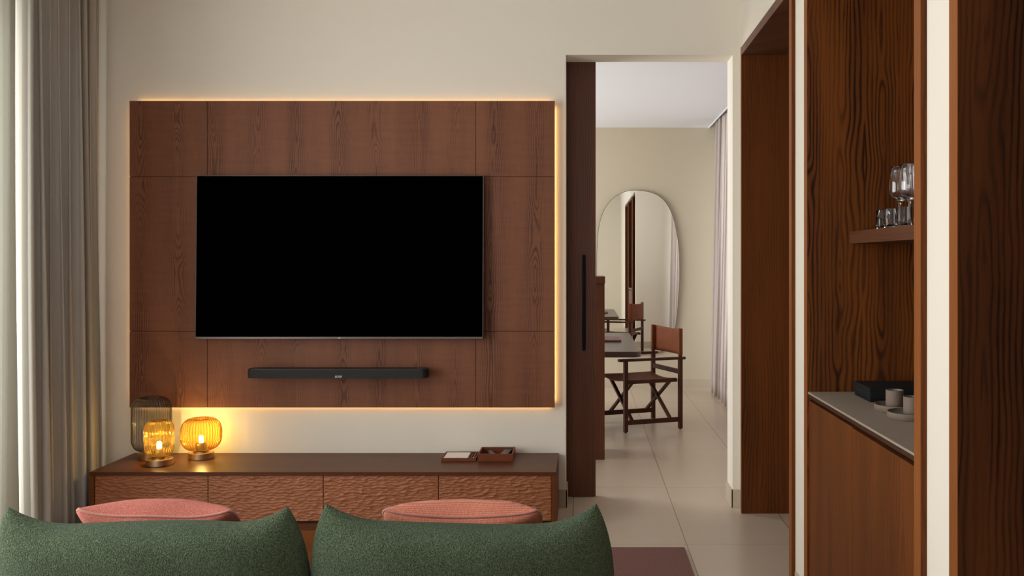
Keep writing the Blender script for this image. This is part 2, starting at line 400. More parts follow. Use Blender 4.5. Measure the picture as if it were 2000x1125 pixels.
# sliding door leaf on the far side of the wall
dl = B(); box(dl, -1.0, PX(1163.5, 5.735), 5.735, 5.78, .006, 2.76, .001)
door = struct('door_1', dl, 'door')
b = B()
hx = PX(1140.5, 5.735); z0, z1 = PZ(685, 5.73), PZ(497, 5.73)
pts = []
for k in range(9): a = PI*k/8; pts.append((hx + .011*math.cos(a), z1-.011 + .011*math.sin(a)))
for k in range(9): a = PI + PI*k/8; pts.append((hx + .011*math.cos(a), z0+.011 + .011*math.sin(a)))
lo = [b.verts.new((x, 5.735, z)) for x, z in pts]; hi = [b.verts.new((x, 5.722, z)) for x, z in pts]
b.faces.new(lo); b.faces.new(hi)
for i in range(len(pts)): b.faces.new((lo[i], lo[(i+1)%len(pts)], hi[(i+1)%len(pts)], hi[i]))
tag(obj('door_handle', b, 'handle', door), 'long black pull handle')

# ------------------------------------------------------------------ curtains
def drape(name, axis_y0, axis_y1, x0, z0, z1, n, amp, mat, label, seed, flare=0.0, bunch=0.0, lean=0.0, thick=.003, spf=14, group=None):
    rs = random.Random(seed); b = B()
    ph, ys = [], []
    w = [rs.uniform(.55, 1.5) for _ in range(n)]; tot = sum(w); acc = 0
    ampk = [rs.uniform(.65, 1.25) for _ in range(n+1)]; shift = [rs.uniform(-1, 1) for _ in range(n+1)]
    cols = []
    for k in range(n):
        for j in range(spf):
            t = j/spf; cols.append((k+t, (acc + w[k]*t)/tot))
        acc += w[k]
    cols.append((float(n), 1.0))
    NZ = 26; grid = []
    for i in range(NZ+1):
        v = i/NZ; z = z0 + (z1-z0)*v; row = []
        for (p, s) in cols:
            k = min(int(p), n-1); f = p-k; f2 = f*f*(3-2*f)
            A = amp*(ampk[k]*(1-f2)+ampk[k+1]*f2)*(1 + .25*(1-v)); sh = (shift[k]*(1-f2)+shift[k+1]*f2)
            y = axis_y0 + (axis_y1-axis_y0)*s + .012*sh*math.sin(2.2*v+shift[k]*3)
            y += flare*(1-v)**1.5*s + .35*A*math.sin(4*PI*p)
            x = x0 + A*math.sin(2*PI*p) + .010*math.sin(3*v + 5*sh) + lean*(1-v)
            row.append(b.verts.new((x, y, z)))
        grid.append(row)
    for i in range(NZ):
        for j in range(len(cols)-1):
            f = b.faces.new((grid[i][j], grid[i][j+1], grid[i+1][j+1], grid[i+1][j])); f.smooth = True
    o = solo(name, b, mat, label, 'curtain', (x0, (axis_y0+axis_y1)/2, z0), smooth=True)
    s = o.modifiers.new('thickness', 'SOLIDIFY'); s.thickness = thick; s.offset = 0
    return o
drape('curtain', 4.66, 5.40, -2.86, .012, ZC-.01, 9, .044, 'drape', 'heavy taupe floor-length drape gathered in folds beside the television wall', 5, flare=.0, lean=.02)
drape('sheer_curtain', 3.5, 4.605, -2.892, .012, ZC-.01, 9, .016, 'sheer', 'pale sheer voile curtain at the left edge, beside the taupe drape', 9, thick=.001)
drape('curtain', 5.85, 10.36, 1.545, .012, 3.34, 42, .042, 'drape2', 'pale rose-grey floor-length drape in the room beyond the doorway', 3, lean=-.07, spf=10)

# ------------------------------------------------------------------ television wall panel with hidden light strips
PF, PB = 5.445, 5.468
px0, px1 = PX(253, PF), PX(1083.5, PF); pz1, pz0 = PZ(197, PF), PZ(796, PF)
t = thing('wall_panel', 'large walnut veneer wall panel with glowing edges behind the television', 'wall panel', ((px0+px1)/2, PB, pz0))
b = B(); g = .0016
xs = [px0, PX(405, PF), PX(929, PF), px1]; zs = [pz0, PZ(647, PF), PZ(345, PF), pz1]
for i in range(3):
    for j in range(3):
        box(b, xs[i]+(g if i else 0), xs[i+1]-(g if i < 2 else 0), PF, PF+.010, zs[j]+(g if j else 0), zs[j+1]-(g if j < 2 else 0), .0006)
box(b, px0+.0005, px1-.0005, PF+.0095, PB, pz0+.0005, pz1-.0005)
obj('veneer_board', b, 'panel', t)
b = B(); box(b, px0+.0125, px1-.0125, PB, PB+.0145, pz0+.0125, pz1-.0125); box(b, px0+.1, px1-.1, PB+.012, WY-.0005, pz0+.1, pz1-.1); obj('backing_frame', b, 'gap', t)
i0, i1 = .004, .012
def strip(x0, x1, z0, z1):
    b = B(); box(b, x0, x1, PB+.0145, PB+.0175, z0, z1); o = obj('light_strip', b, 'led', t)
strip(px0+.03, px1-.02, pz1-i1, pz1-i0); strip(px0+.03, px1-.02, pz0+i0, pz0+i1)
strip(px0+i0, px0+i1, pz0+.03, pz1-.03); strip(px1-i1, px1-i0, pz0+.03, pz1-.03)

# television
TY = 5.385
tw, th = (944-382)*TY/F, (662-342.5)*TY/F
tx = PX(663.5, TY); tz = PZ(502, TY)
tv = bpy.data.objects.new('television', None); COL.objects.link(tv)
tv.matrix_basis = Matrix.Translation((tx, TY, tz)) @ Matrix.Rotation(-.022, 4, 'X')
tag(tv, 'large flat black television mounted on the walnut wall panel', 'television')
def loc_part(name, b, mat, par): return obj(name, b, mat, par, world=False)
b = B(); box(b, -tw/2+.004, tw/2-.004, .004, .035, -th/2+.004, th/2-.004, .002); loc_part('housing', b, 'black', tv)
b = B(); box(b, -tw/2+.004, tw/2-.004, -.001, .004, -th/2+.013, th/2-.004); loc_part('screen', b, 'screen', tv)
b = B(); e = .004
box(b, -tw/2, tw/2, -.003, .02, -th/2, -th/2+.0125, .001); box(b, -tw/2, tw/2, -.003, .02, th/2-e, th/2, .001)
box(b, -tw/2, -tw/2+e, -.003, .02, -th/2, th/2, .001); box(b, tw/2-e, tw/2, -.003, .02, -th/2, th/2, .001); loc_part('bezel', b, 'bezel', tv)
b = B(); box(b, -.25, .25, .035, .0555, -.2, .2); loc_part('wall_bracket', b, 'black', tv)
def text(name, s, size, par, loc, rot, mat, shear=0.0, align='CENTER', ext=.0004):
    c = bpy.data.curves.new(name, 'FONT'); c.body = s; c.size = size; c.extrude = ext; c.shear = shear; c.align_x = align
    tmp = bpy.data.objects.new('tmp', c); COL.objects.link(tmp); bpy.context.view_layer.update()
    me = bpy.data.meshes.new_from_object(tmp.evaluated_get(bpy.context.evaluated_depsgraph_get())); bpy.data.objects.remove(tmp)
    me.materials.clear(); me.materials.append(MT[mat]); o = bpy.data.objects.new(name, me); COL.objects.link(o)
    o.parent = par; o.location = loc; o.rotation_euler = rot; return o
text('logo', 'LG', .012, tv, (0, -.0034, -th/2+.002), (PI/2, 0, 0), 'logo')

# soundbar
SY = 5.31; sx0, sx1 = PX(481, SY), PX(833, SY); sz1, sz0 = PZ(722.5, SY), PZ(739, SY)
t = thing('soundbar', 'long slim black soundbar on the panel below the television', 'speaker', ((sx0+sx1)/2, SY+.05, sz0))
def rrect(x0, x1, y0, y1, r, n=8):
    p = []
    for cx, cy, a in ((x1-r, y0+r, -PI/2), (x1-r, y1-r, 0), (x0+r, y1-r, PI/2), (x0+r, y0+r, PI)):
        for k in range(n+1): q = a + PI/2*k/n; p.append((cx+r*math.cos(q), cy+r*math.sin(q)))
    return p
b = B(); prism(b, rrect(sx0, sx1, SY, SY+.105, .028), sz0, sz1-.001, .002); obj('body', b, 'grille', t)
b = B(); prism(b, rrect(sx0+.003, sx1-.003, SY+.003, SY+.102, .026), sz1-.001, sz1+.004, .0015); obj('top_plate', b, 'black', t)
for cx in (sx0+.045, sx1-.045):
    b = B(); prism(b, [(cx+.024*math.cos(2*PI*k/24), SY+.045+.022*math.sin(2*PI*k/24)) for k in range(24)], sz1+.004, sz1+.006, .0008)
    tag(obj('driver_ring', b, 'bezel', t), 'bronze oval ring')
b = B(); box(b, sx0+.2, sx1-.2, SY+.104, PF, sz0+.01, sz1-.01); obj('mount', b, 'black', t)
text('logo', 'BOSE', .017, t, (0.01, -.0512, .004), (PI/2, 0, 0), 'logo', shear=.35)

# ------------------------------------------------------------------ sideboard
SBF = 4.99; SBZ = PZ(884, WY); bx0, bx1 = -2.692, -.150
t = thing('sideboard', 'low walnut sideboard with carved wavy drawer fronts under the television', 'sideboard', ((bx0+bx1)/2, 5.24, 0))
b = B()
box(b, bx0, bx1, SBF, WY-.011, SBZ-.020, SBZ, .0015); obj('top', b, 'top', t)
for x0, x1 in ((bx0, bx0+.025), (bx1-.025, bx1)):
    b = B(); box(b, x0, x1, SBF+.001, WY-.012, 0.0, SBZ-.0205, .001); obj('side_panel', b, 'plain_wood', t)
b = B(); box(b, bx0+.025, bx1-.025, SBF+.028, WY-.012, .036, SBZ-.022); obj('carcass', b, 'gap', t)
b = B(); box(b, bx0+.025, bx1-.025, SBF+.006, SBF+.03, 0, .046, .001); obj('plinth', b, 'top', t)
dz0, dz1 = PZ(1018.5, SBF), PZ(928.5, SBF)
seams = [PX(p, SBF) for p in (183, 405, 630.5, 856, 1077)]
def carve(W, Hh, seed):
    """gouged relief: shallow scoops with crisp ridges between them"""
    r = np.random.RandomState(seed); step = .0024
    nx, nz = int(W/step)+1, int(Hh/step)+1
    X, Z = np.meshgrid(np.linspace(0, W, nx), np.linspace(0, Hh, nz))
    cw, ch = .040, .0142
    gx, gz = int(W/cw)+4, int(Hh/ch)+4
    px_ = (np.arange(gx)[None, :]-1.5 + r.uniform(-.42, .42, (gz, gx)) + (np.arange(gz)[:, None] % 2)*.5)*cw
    pz_ = (np.arange(gz)[:, None]-1.5 + r.uniform(-.40, .40, (gz, gx)))*ch
    til = r.uniform(-1, 1, (gz, gx)); dep = r.uniform(.6, 1.2, (gz, gx))
    F1 = np.full(X.shape, 9.); Hs = np.zeros(X.shape)
    wz = Z + .002*np.sin(X*31+seed) + .0015*np.sin(X*83+Z*60+seed*2)
    for a in range(gz):
        for c in range(gx):
            dx = (X-px_[a, c])/cw; dz = (wz-pz_[a, c])/ch
            dz = dz + .35*til[a, c]*dx
            d = np.sqrt(dx*dx*.8+dz*dz)
            m = d < F1
            F1 = np.where(m, d, F1); Hs = np.where(m, dep[a, c]*(np.minimum(d, 1.)**1.6) + .20*dz, Hs)
    return X, Z, -.012*Hs
for k in range(4):
    x0, x1 = seams[k]+.0018, seams[k+1]-.0018
    X, Z, D = carve(x1-x0, dz1-dz0, 11+k)
    b = B(); nz, nx = X.shape
    vs = [[b.verts.new((x0+X[i, j], SBF+.012+D[i, j], dz0+Z[i, j])) for j in range(nx)] for i in range(nz)]
    for i in range(nz-1):
        for j in range(nx-1):
            f = b.faces.new((vs[i][j], vs[i][j+1], vs[i+1][j+1], vs[i+1][j])); f.smooth = True
    rim = [vs[0][j] for j in range(nx)] + [vs[i][nx-1] for i in range(1, nz)] + [vs[nz-1][j] for j in range(nx-2, -1, -1)] + [vs[i][0] for i in range(nz-2, 0, -1)]
    bk = [b.verts.new((v.co.x, SBF+.027, v.co.z)) for v in rim]
    for i in range(len(rim)): b.faces.new((rim[i], bk[i], bk[(i+1) % len(rim)], rim[(i+1) % len(rim)]))
    obj('drawer_front', b, 'carved', t)

# ------------------------------------------------------------------ glass lamps
def lamp(px, y, r, hgt, mat, label, lit, neck=.055, oblate=1.0, br=.072, flutes=40):
    x = PX(px, y); t = thing('table_lamp', label, 'lamp', (x, y, SBZ), 0, 'ribbed glass lamps on the sideboard')
    bh = .036
    b = B(); lathe(b, [(br-.002, 0), (br, .002), (br, bh-.002), (br-.002, bh), (.04, bh), (.04, bh+.006), (.002, bh+.006)], 64, c=(x, y, SBZ)); b.faces.new([v for v in b.verts][:64]); o_ = obj('base', b, 'brass', t)
    for p in o_.data.polygons: p.use_smooth = False
    zb = bh+.006; prof = [(neck*.9, zb, .3), (neck, zb+.004, .4)]
    Hs = hgt-zb-.004; n = 22
    cr = min(r*.62*oblate, Hs*.46)                       # corner radius of the profile
    for k in range(n+1):                                  # lower bulge
        a = PI/2*k/n; prof.append((neck+(r-neck)*math.sin(a)**.9, zb+.006+cr*(1-math.cos(a)), .4+.6*k/n))
    for k in range(1, 6): prof.append((r, zb+.006+cr+(Hs-2*cr)*k/6))
    tr = r*.42
    for k in range(n+1):
        a = PI/2*(1-k/n); prof.append((tr+(r-tr)*math.sin(a)**.9, zb+Hs-cr*(1-math.cos(a)), 1-.5*k/n))
    prof += [(tr*.92, zb+Hs-.001, .4), (tr*.84, zb+Hs-.006, .2), (tr*.80, zb+Hs-.012, 0)]
    b = B(); lathe(b, prof, flutes*8, flutes, .06, (x, y, SBZ)); obj('glass_shade', b, mat, t)
    b = B(); lathe(b, [(.002, zb), (.030, zb), (.030, zb+.045), (.026, zb+.050), (.002, zb+.050)], 32, c=(x, y, SBZ)); obj('socket', b, 'brass', t)
    if lit:
        b = B(); zt = zb+.050; lathe(b, [(.002, zt), (.012, zt), (.0125, zt+.012), (.0125, zt+.032), (.009, zt+.038), (.002, zt+.040)], 24, c=(x, y, SBZ)); obj('bulb', b, 'bulb', t, smooth=True)
        l = bpy.data.lights.new('lamp_glow', 'POINT'); l.energy = lit; l.color = (1, .77, .46); l.shadow_soft_size = .004
        o = bpy.data.objects.new('lamp_glow', l); COL.objects.link(o); o.parent = t; o.location = (0, 0, zt+.056)
    return t
lamp(296, 5.335, .107, .362, 'smoke', 'tall smoke-grey ribbed glass lamp, tallest of the three on the sideboard', 0)
lamp(311, 5.175, .077, .255, 'amber', 'small narrow amber ribbed glass lamp in front of the grey one', 2.2, neck=.04, flutes=32)
lamp(393, 5.350, .112, .238, 'amber', 'wide squat amber ribbed glass lamp, standing apart on the sideboard', 2.3, neck=.045, oblate=1.1)

# trays at the right end of the sideboard
t = thing('stationery_tray', 'shallow brown tray holding white notepaper on the sideboard', 'tray', (-.7175, 5.35, SBZ))
b = B(); X0, X1, Y0, Y1 = -.817, -.618, 5.26, 5.44
box(b, X0, X1, Y0, Y1, SBZ, SBZ+.005); w = .006
for q in ((X0, X1, Y0, Y0+w), (X0, X1, Y1-w, Y1), (X0, X0+w, Y0+w, Y1-w), (X1-w, X1, Y0+w, Y1-w)): box(b, *q, SBZ+.005, SBZ+.019, .001)
obj('frame', b, 'red_wood', t)
b = B(); box(b, X0+.150, X0+.156, Y0+w, Y1-w, SBZ+.005, SBZ+.015); obj('divider', b, 'red_wood', t)
b = B(); box(b, X0+.010, X0+.148, Y0+.010, Y1-.010, SBZ+.0055, SBZ+.0165); solo('notepaper', b, 'paper', 'stack of blank white notepaper lying in the shallow brown tray', 'paper', (X0+.08, 5.35, SBZ+.0055))
def pen(x, yy0, yy1, rr, label, mat):
    t = thing('pen', label, 'pen', (x, (yy0+yy1)/2, SBZ+.0052), 0, 'pens in the shallow tray')
    b = B(); n = 12
    def cyl(b, y0, y1, r0, r1):
        a = [b.verts.new((x+r0*math.cos(2*PI*k/n), y0, SBZ+.0055+rr+r0*math.sin(2*PI*k/n))) for k in range(n)]
        c = [b.verts.new((x+r1*math.cos(2*PI*k/n), y1, SBZ+.0055+rr+r1*math.sin(2*PI*k/n))) for k in range(n)]
        b.faces.new(a); b.faces.new(c)
        for k in range(n): b.faces.new((a[k], a[(k+1)%n], c[(k+1)%n], c[k]))
    cyl(b, yy0+.012, yy1, rr, rr); obj('barrel', b, mat, t)
    b = B(); cyl(b, yy0, yy0+.012, .001, rr*.95); obj('tip', b, 'logo', t)
pen(X0+.164, 5.28, 5.42, .0045, 'slim dark pen next to the notepaper in the shallow tray', 'black')
pen(X0+.180, 5.285, 5.42, .0055, 'thicker pen along the right side of the shallow tray', 'bezel')

X0, X1, Y0, Y1 = -.608, -.406, 5.26, 5.458
t = thing('storage_box', 'open square brown box with remote controls on the sideboard', 'box', ((X0+X1)/2, 5.36, SBZ))
b = B(); w = .008; box(b, X0, X1, Y0, Y1, SBZ, SBZ+.005)
for q in ((X0, X1, Y0, Y0+w), (X0, X1, Y1-w, Y1), (X0, X0+w, Y0+w, Y1-w), (X1-w, X1, Y0+w, Y1-w)): box(b, *q, SBZ+.005, SBZ+.0425, .001)
obj('frame', b, 'red_wood', t)
def remote(x, y, w, l, ang, lift, label, btn):
    t = thing('remote_control', label, 'remote control', (x, y, SBZ+.0052), ang, 'remote controls in the box')
    b = B(); pr = rrect(-w/2, w/2, -l/2, l/2, .006, 4); prism(b, pr, 0, lift, .002); obj('body', b, 'black', t, world=False)
    for i in range(btn[0]):
        for j in range(btn[1]):
            b = B(); cx = -w/2+w*(i+1)/(btn[0]+1); cy = -l*.36+l*.72*j/max(1, btn[1]-1); lathe(b, [(.0001, lift+.0015), (.0028, lift+.0015), (.0032, lift), (.0001, lift)], 10, c=(cx, cy, 0)); obj('button', b, 'logo', t, world=False)
remote(-.540, 5.37, .036, .150, .25, .022, 'black remote control lying in the left half of the box', (2, 4))
remote(-.455, 5.37, .044, .150, -.12, .028, 'black remote with pale buttons in the right half of the box', (3, 5))

# ------------------------------------------------------------------ sofa, cushions, coffee table, rug
RZ = .012
b = B(); prism(b, [(-2.45, 1.3), (.517, 1.3), (.517, 4.695), (-2.45, 4.695)], 0, RZ, .003)
solo('rug', b, 'rug', 'maroon short-pile rug on the tiles under the sofa', 'rug', (-.97, 3.0, 0))
t = thing('coffee_table', 'low brown wooden coffee table glimpsed between the green cushions', 'table', (-1.2, 3.575, RZ))
b = B(); box(b, -1.75, -.55, 3.345, 3.80, .325, .36, .003); obj('tabletop', b, 'plain_wood', t)
b = B(); box(b, -1.70, -.60, 3.39, 3.76, .27, .325, .002); obj('apron', b, 'plain_wood', t)
for x in (-1.68, -.67):
    for y in (3.41, 3.70): b = B(); box(b, x, x+.05, y, y+.045, RZ, .27, .002); obj('leg', b, 'plain_wood', t)

t = thing('sofa', 'green boucle two-seat sofa seen from behind, mostly below the cushions', 'sofa', (-.83, 2.85, RZ))
b = B(); box(b, -1.74, .05, 2.55, 3.17, .27, .43, .04); obj('seat', b, 'boucle', t, smooth=True)
b = B(); box(b, -1.76, .06, 2.46, 3.15, .12, .27, .02); obj('frame', b, 'boucle', t, smooth=True)
b = B(); box(b, -1.76, .06, 2.44, 2.55, .27, .50, .03); obj('backrest', b, 'boucle', t, smooth=True)
for x in (-1.68, -.05):
    for y in (2.52, 3.05): b = B(); lathe(b, [(.018, RZ), (.025, .12)], 20, c=(x, y, 0), close=True); obj('leg', b, 'chair_wood', t)

def back_cushion(pxl, pxr, label, seed):
    """big loose back cushion with ear-like pointed corners"""
    Y = 2.70; rs = random.Random(seed)
    xc = PX((pxl+pxr)/2, Y); hw = (pxr-pxl)/2*Y/F       # half width at the widest
    ztop, zbot = PZ(1019, Y), .4335; ear = .056; T = .125
    b = B(); NU, NV = 150, 74
    def pt(u, v, side):
        # v from -1 (bottom) to 1 (top)
        s = (1-v)/2*(ztop-zbot)                         # distance below the top
        wloc = hw*(1 - .125*math.exp(-s/.055) - .02*math.exp(-((v+1)*.2)/.03))
        au = abs(u)
        e = ear*(max(0, (au-.52)/.48))**2.3
        vv = max(0, v)
        x = xc + wloc*u
        z = zbot + (ztop-zbot)*(v+1)/2 + e*vv**2.2 + .006*math.sin(3*u+seed)*vv
        puff = ((1-au**3.2)*(1-abs(v)**3.0)); puff = max(0, puff)**.50
        lean = .05*(v-.2)
        y = Y - lean*.6 + side*T*puff*(1-.10*au) 
        wr = .004*math.sin(u*9+v*4+seed)*puff
        return (x, y+side*wr, z)
    rows = {}
    for side in (-1, 1):
        rows[side] = [[None]*(NU+1) for _ in range(NV+1)]
        for j in range(NV+1):
            for i in range(NU+1):
                u = math.sin(PI/2*(-1+2*i/NU)); v = math.sin(PI/2*(-1+2*j/NV))
                edge = i in (0, NU) or j in (0, NV)
                if edge and side == 1: rows[1][j][i] = rows[-1][j][i]; continue
                rows[side][j][i] = b.verts.new(pt(u, v, side))
        for j in range(NV):
            for i in range(NU):
                q = [rows[side][j][i], rows[side][j][i+1], rows[side][j+1][i+1], rows[side][j+1][i]]
                if side == 1: q.reverse()
                f = b.faces.new(q); f.smooth = True
    o = solo('back_cushion', b, 'boucle', label, 'cushion', (xc, Y, zbot), 'green back cushions on the sofa', smooth=True)
    sb = o.modifiers.new('smooth', 'SUBSURF'); sb.levels = 1; sb.render_levels = 1
    return o
back_cushion(-12, 606, 'green boucle back cushion nearest the drape, under the redder pillow', 1)
back_cushion(604, 1202, 'green boucle back cushion nearest the doorway, under the salmon pillow', 4)

def lumbar(pxl, pxr, ptop, mat, label, seed, yaw):
    Y = 3.0; xc = PX((pxl+pxr)/2, 2.9); hw = (pxr-pxl)/2*2.9/F; hh = .19; T = .072
    zc = .581
    t = thing('throw_pillow', label, 'pillow', (xc, Y, zc-hh), 0, 'pink throw pillows on the sofa')
    M = Matrix.Translation((xc, Y, zc)) @ Matrix.Rotation(yaw, 4, 'Y') @ Matrix.Rotation(.85, 4, 'X')
    b = B(); NU, NV = 90, 50; rows = {}
    def pt(u, v, side):
        c1 = .055*(1-u*u)
        rc = 1-.075*(abs(u)**7)*(abs(v)**7)
        x = hw*u*(1-.035*(1-v*v))*rc; z = hh*v*(1-c1)*rc
        puff = max(0, (1-abs(u)**5)*(1-abs(v)**2.8))**.46
        y = side*T*puff*(.62+.52*(1-u*u)) + .0018*math.sin(9*u+5*v+seed)*puff
        z += .004*math.sin(5*u+seed)*(1-u*u)
        p = M @ Vector((x, y, z)); p.z -= .024*(1-u**4)*max(0, v)**6; return p
    for side in (-1, 1):
        rows[side] = [[None]*(NU+1) for _ in range(NV+1)]
        for j in range(NV+1):
            for i in range(NU+1):
                u = math.sin(PI/2*(-1+2*i/NU)); v = math.sin(PI/2*(-1+2*j/NV))
                if (i in (0, NU) or j in (0, NV)) and side == 1: rows[1][j][i] = rows[-1][j][i]; continue
                rows[side][j][i] = b.verts.new(pt(u, v, side))
        for j in range(NV):
            for i in range(NU):
                q = [rows[side][j][i], rows[side][j][i+1], rows[side][j+1][i+1], rows[side][j+1][i]]
                f = b.faces.new(q); f.smooth = True
    obj('cover', b, mat, t, smooth=True)
    path = []; n = 60
    for k in range(n): path.append(pt(-1+2*k/n, 1, 1))
    for k in range(24): path.append(pt(1, 1-2*k/24, 1))
    for k in range(n): path.append(pt(1-2*k/n, -1, 1))
    for k in range(24): path.append(pt(-1, -1+2*k/24, 1))
    b = B(); tube(b, path, .0048, 8, True); tag(obj('piping', b, 'pipe', t, smooth=True), 'corded pink seam')
lumbar(152, 466, 982, 'pink', 'red-pink tweed pillow showing above the cushion nearest the drape', 2, .012)
lumbar(746, 1060, 982, 'salmon', 'salmon woven pillow showing above the cushion nearest the doorway', 5, .004)

# ------------------------------------------------------------------ drinks niche
CZ = .937; NY0, NY1 = 2.560, 3.784
b = B(); box(b, XI+.004, DEEP-.002, NY0, NY1, CZ-.008, CZ, .0008)
solo('countertop', b, 'stone', 'thin grey stone countertop in the wooden drinks niche', 'countertop', (1.25, 3.17, CZ-.008))
t = thing('bar_cabinet', 'built-in brown wooden cabinet under the grey countertop', 'cabinet', (1.25, 3.17, 0))
b = B(); box(b, XI+.030, DEEP-.002, NY0, NY1, .05, CZ-.0085); obj('body', b, 'gap', t)
b = B(); box(b, XI+.004, XI+.0295, NY0, NY1, CZ-.022, CZ-.0085, .0005); obj('top_rail', b, 'gap', t)
ym = (NY0+NY1)/2
for (a, c, zt) in ((ym+.0015, NY1, CZ-.036), (NY0, ym-.0015, CZ-.039)):
    b = B(); box(b, XI+.008, XI+.0295, a, c, .05, zt, .001); obj('door', b, 'plain_wood', t)
b = B(); box(b, XI+.05, DEEP-.01, NY0, NY1, 0, .0495); obj('plinth', b, 'gap', t)
b = B(); box(b, 1.0996, DEEP-.001, NY0, NY1, PZ(476, 3.785), PZ(452.5, 3.785), .0008)
SHZ = PZ(452.5, 3.785)
solo('wall_shelf', b, 'shelf_wood', 'thick brown shelf in the niche carrying the glasses', 'shelf', (1.35, 3.17, SHZ-.05))
# presentation box
t = thing('presentation_box', 'flat black lidded box on the grey countertop', 'box', (1.28, 3.6, CZ))
b = B(); box(b, 1.094, 1.46, 3.495, 3.70, CZ, CZ+.038, .001); obj('base', b, 'card', t)
b = B(); box(b, 1.090, 1.464, 3.491, 3.704, CZ+.012, CZ+.056, .002); obj('lid', b, 'card', t)
b = B(); r_ = random.Random(3); yy = 3.655
for k in range(13):
    wd = r_.choice((.003, .004, .005)); box(b, 1.0894, 1.0901, yy-wd, yy, CZ+.029, CZ+.0325); yy -= wd+.0018
tag(obj('lettering', b, 'bezel', t), 'tiny dull embossed lettering')
def cup_set(x, y, cx, cy, la, lb):
    t = thing('saucer', la, 'saucer', (x, y, CZ), 0, 'taupe saucers on the grey countertop'); r = .079
    b = B(); lathe(b, [(.001, 0), (r-.002, 0), (r, .002), (r, .021), (r-.001, .023), (r-.004, .023), (r-.005, .021), (r-.005, .010), (.001, .010)], 72, c=(x, y, CZ)); obj('dish', b, 'ceramic', t)
    b = B(); lathe(b, [(.001, .0104), (r-.006, .0104), (r-.0055, .019)], 72, c=(x, y, CZ)); obj('glazed_well', b, 'glaze', t)
    t = thing('cup', lb, 'cup', (cx, cy, CZ+.0107), 0, 'taupe cups on the saucers'); r = .0315; h = .064; z0 = CZ+.0107
    b = B(); lathe(b, [(.001, 0), (r-.004, 0), (r-.001, .003), (r, .010), (r, h-.001), (r-.001, h), (r-.003, h)], 56, c=(cx, cy, z0)); obj('body', b, 'ceramic', t)
    b = B(); lathe(b, [(r-.003, h), (r-.0035, h-.003), (r-.0035, .01), (.001, .006)], 56, c=(cx, cy, z0)); obj('inner_glaze', b, 'glaze', t)
cup_set(1.131, 3.31, 1.122, 3.305, 'round taupe saucer nearer the black box, glazed inside', 'taupe tumbler-shaped cup on the saucer nearer the black box')
cup_set(1.123, 3.146, 1.128, 3.14, 'round taupe saucer farther from the black box, cut off by the niche edge', 'taupe tumbler-shaped cup farther from the black box')
# glassware on the shelf
def tumbler(x, y, label, r=.0275, h=.078, n=0):
    b = B(); lathe(b, [(.0005, 0), (r*.86, 0), (r*.92, .003), (r, h*.3), (r, h), (r-.0006, h+.0006), (r-.0014, h), (r-.0018, h*.3), (r*.78, .015), (.0005, .013)], 48, 10, .03 if n else .0, (x, y, SHZ+.0002))
    return solo('tumbler', b, 'glass', label, 'glass', (x, y, SHZ), 'clear tumblers on the niche shelf')
tumbler(PX(1725, 3.62), 3.62, 'clear tumbler farthest along the shelf, at its open end', n=1)
tumbler(PX(1740, 3.52), 3.52, 'clear tumbler second along the shelf, beside the end one', n=1)
tumbler(PX(1752, 3.66), 3.66, 'clear tumbler at the rear, behind the stem of the wine glass', n=1)
tumbler(PX(1766, 3.40), 3.40, 'clear tumbler close to the niche edge, below the wine glass bowls', n=1)
def wine(x, y, label, r=.040, h=.225):
    b = B(); c = (x, y, SHZ+.0002)
    P = [(.0005, 0), (.034, 0), (.034, .0015), (.012, .004), (.0045, .010), (.0036, .03), (.0036, .080), (.006, .092), (.016, .100), (.030, .112), (.0385, .128), (r, .142), (.0385, .165), (.033, .200), (.0285, h),
         (.0278, h+.0004), (.0273, h), (.0318, .200), (.0373, .165), (r-.0013, .142), (.0371, .129), (.0285, .114), (.014, .103), (.0005, .101)]
    lathe(b, P, 56, 14, .022, c)
    return solo('wine_glass', b, 'glass', label, 'glass', (x, y, SHZ), 'stemmed glasses on the niche shelf')
wine(PX(1757, 3.36), 3.36, 'stemmed wine glass with its whole bowl showing on the shelf', r=.039)
wine(PX(1776, 3.28), 3.28, 'stemmed wine glass overlapping the first one, nearer the niche edge')
wine(PX(1786, 3.42), 3.42, 'stemmed wine glass mostly hidden by the niche edge')

# ------------------------------------------------------------------ room beyond: console, table, chair, mirror
t = thing('tall_cabinet', 'chest-high brown wooden cabinet end just behind the sliding door', 'cabinet', (-.4, 7.0, 0))
b = B(); box(b, -1.0, PX(1182, 6.82)-.004, 6.82, 7.22, 0, 1.313, .002); obj('body', b, 'door', t)
b = B(); box(b, -1.0, PX(1182, 6.80), 6.805, 7.235, 1.313, 1.363, .002); obj('top', b, 'door', t)

t = thing('dining_table', 'dark wooden table with rounded corners in the room beyond', 'table', (-.3, 8.35, 0))
b = B(); prism(b, rrect(-1.0, .462, 7.36, 9.33, .055, 8), .704, .75, .004); obj('tabletop', b, 'dark_top', t)
for y in (7.9, 8.7):
    b = B(); box(b, -.55, -.10, y, y+.08, .02, .704, .004); obj('leg', b, 'chair_wood', t)
    b = B(); box(b, -.75, .02, y-.03, y+.11, 0, .02, .003); obj('foot', b, 'chair_wood', t)
t = thing('booklet', 'closed mauve-brown booklet lying on the dark table', 'book', (.2, 8.45, .75))
b = B(); box(b, .06, .337, 8.26, 8.62, .7505, .758, .001); box(b, .06, .341, 8.25, 8.63, .7582, .762, .001); obj('cover', b, 'booklet', t)
b = B(); box(b, .07, .339, 8.255, 8.625, .7585, .7578+.012, .001); obj('pages', b, 'booklet', t)

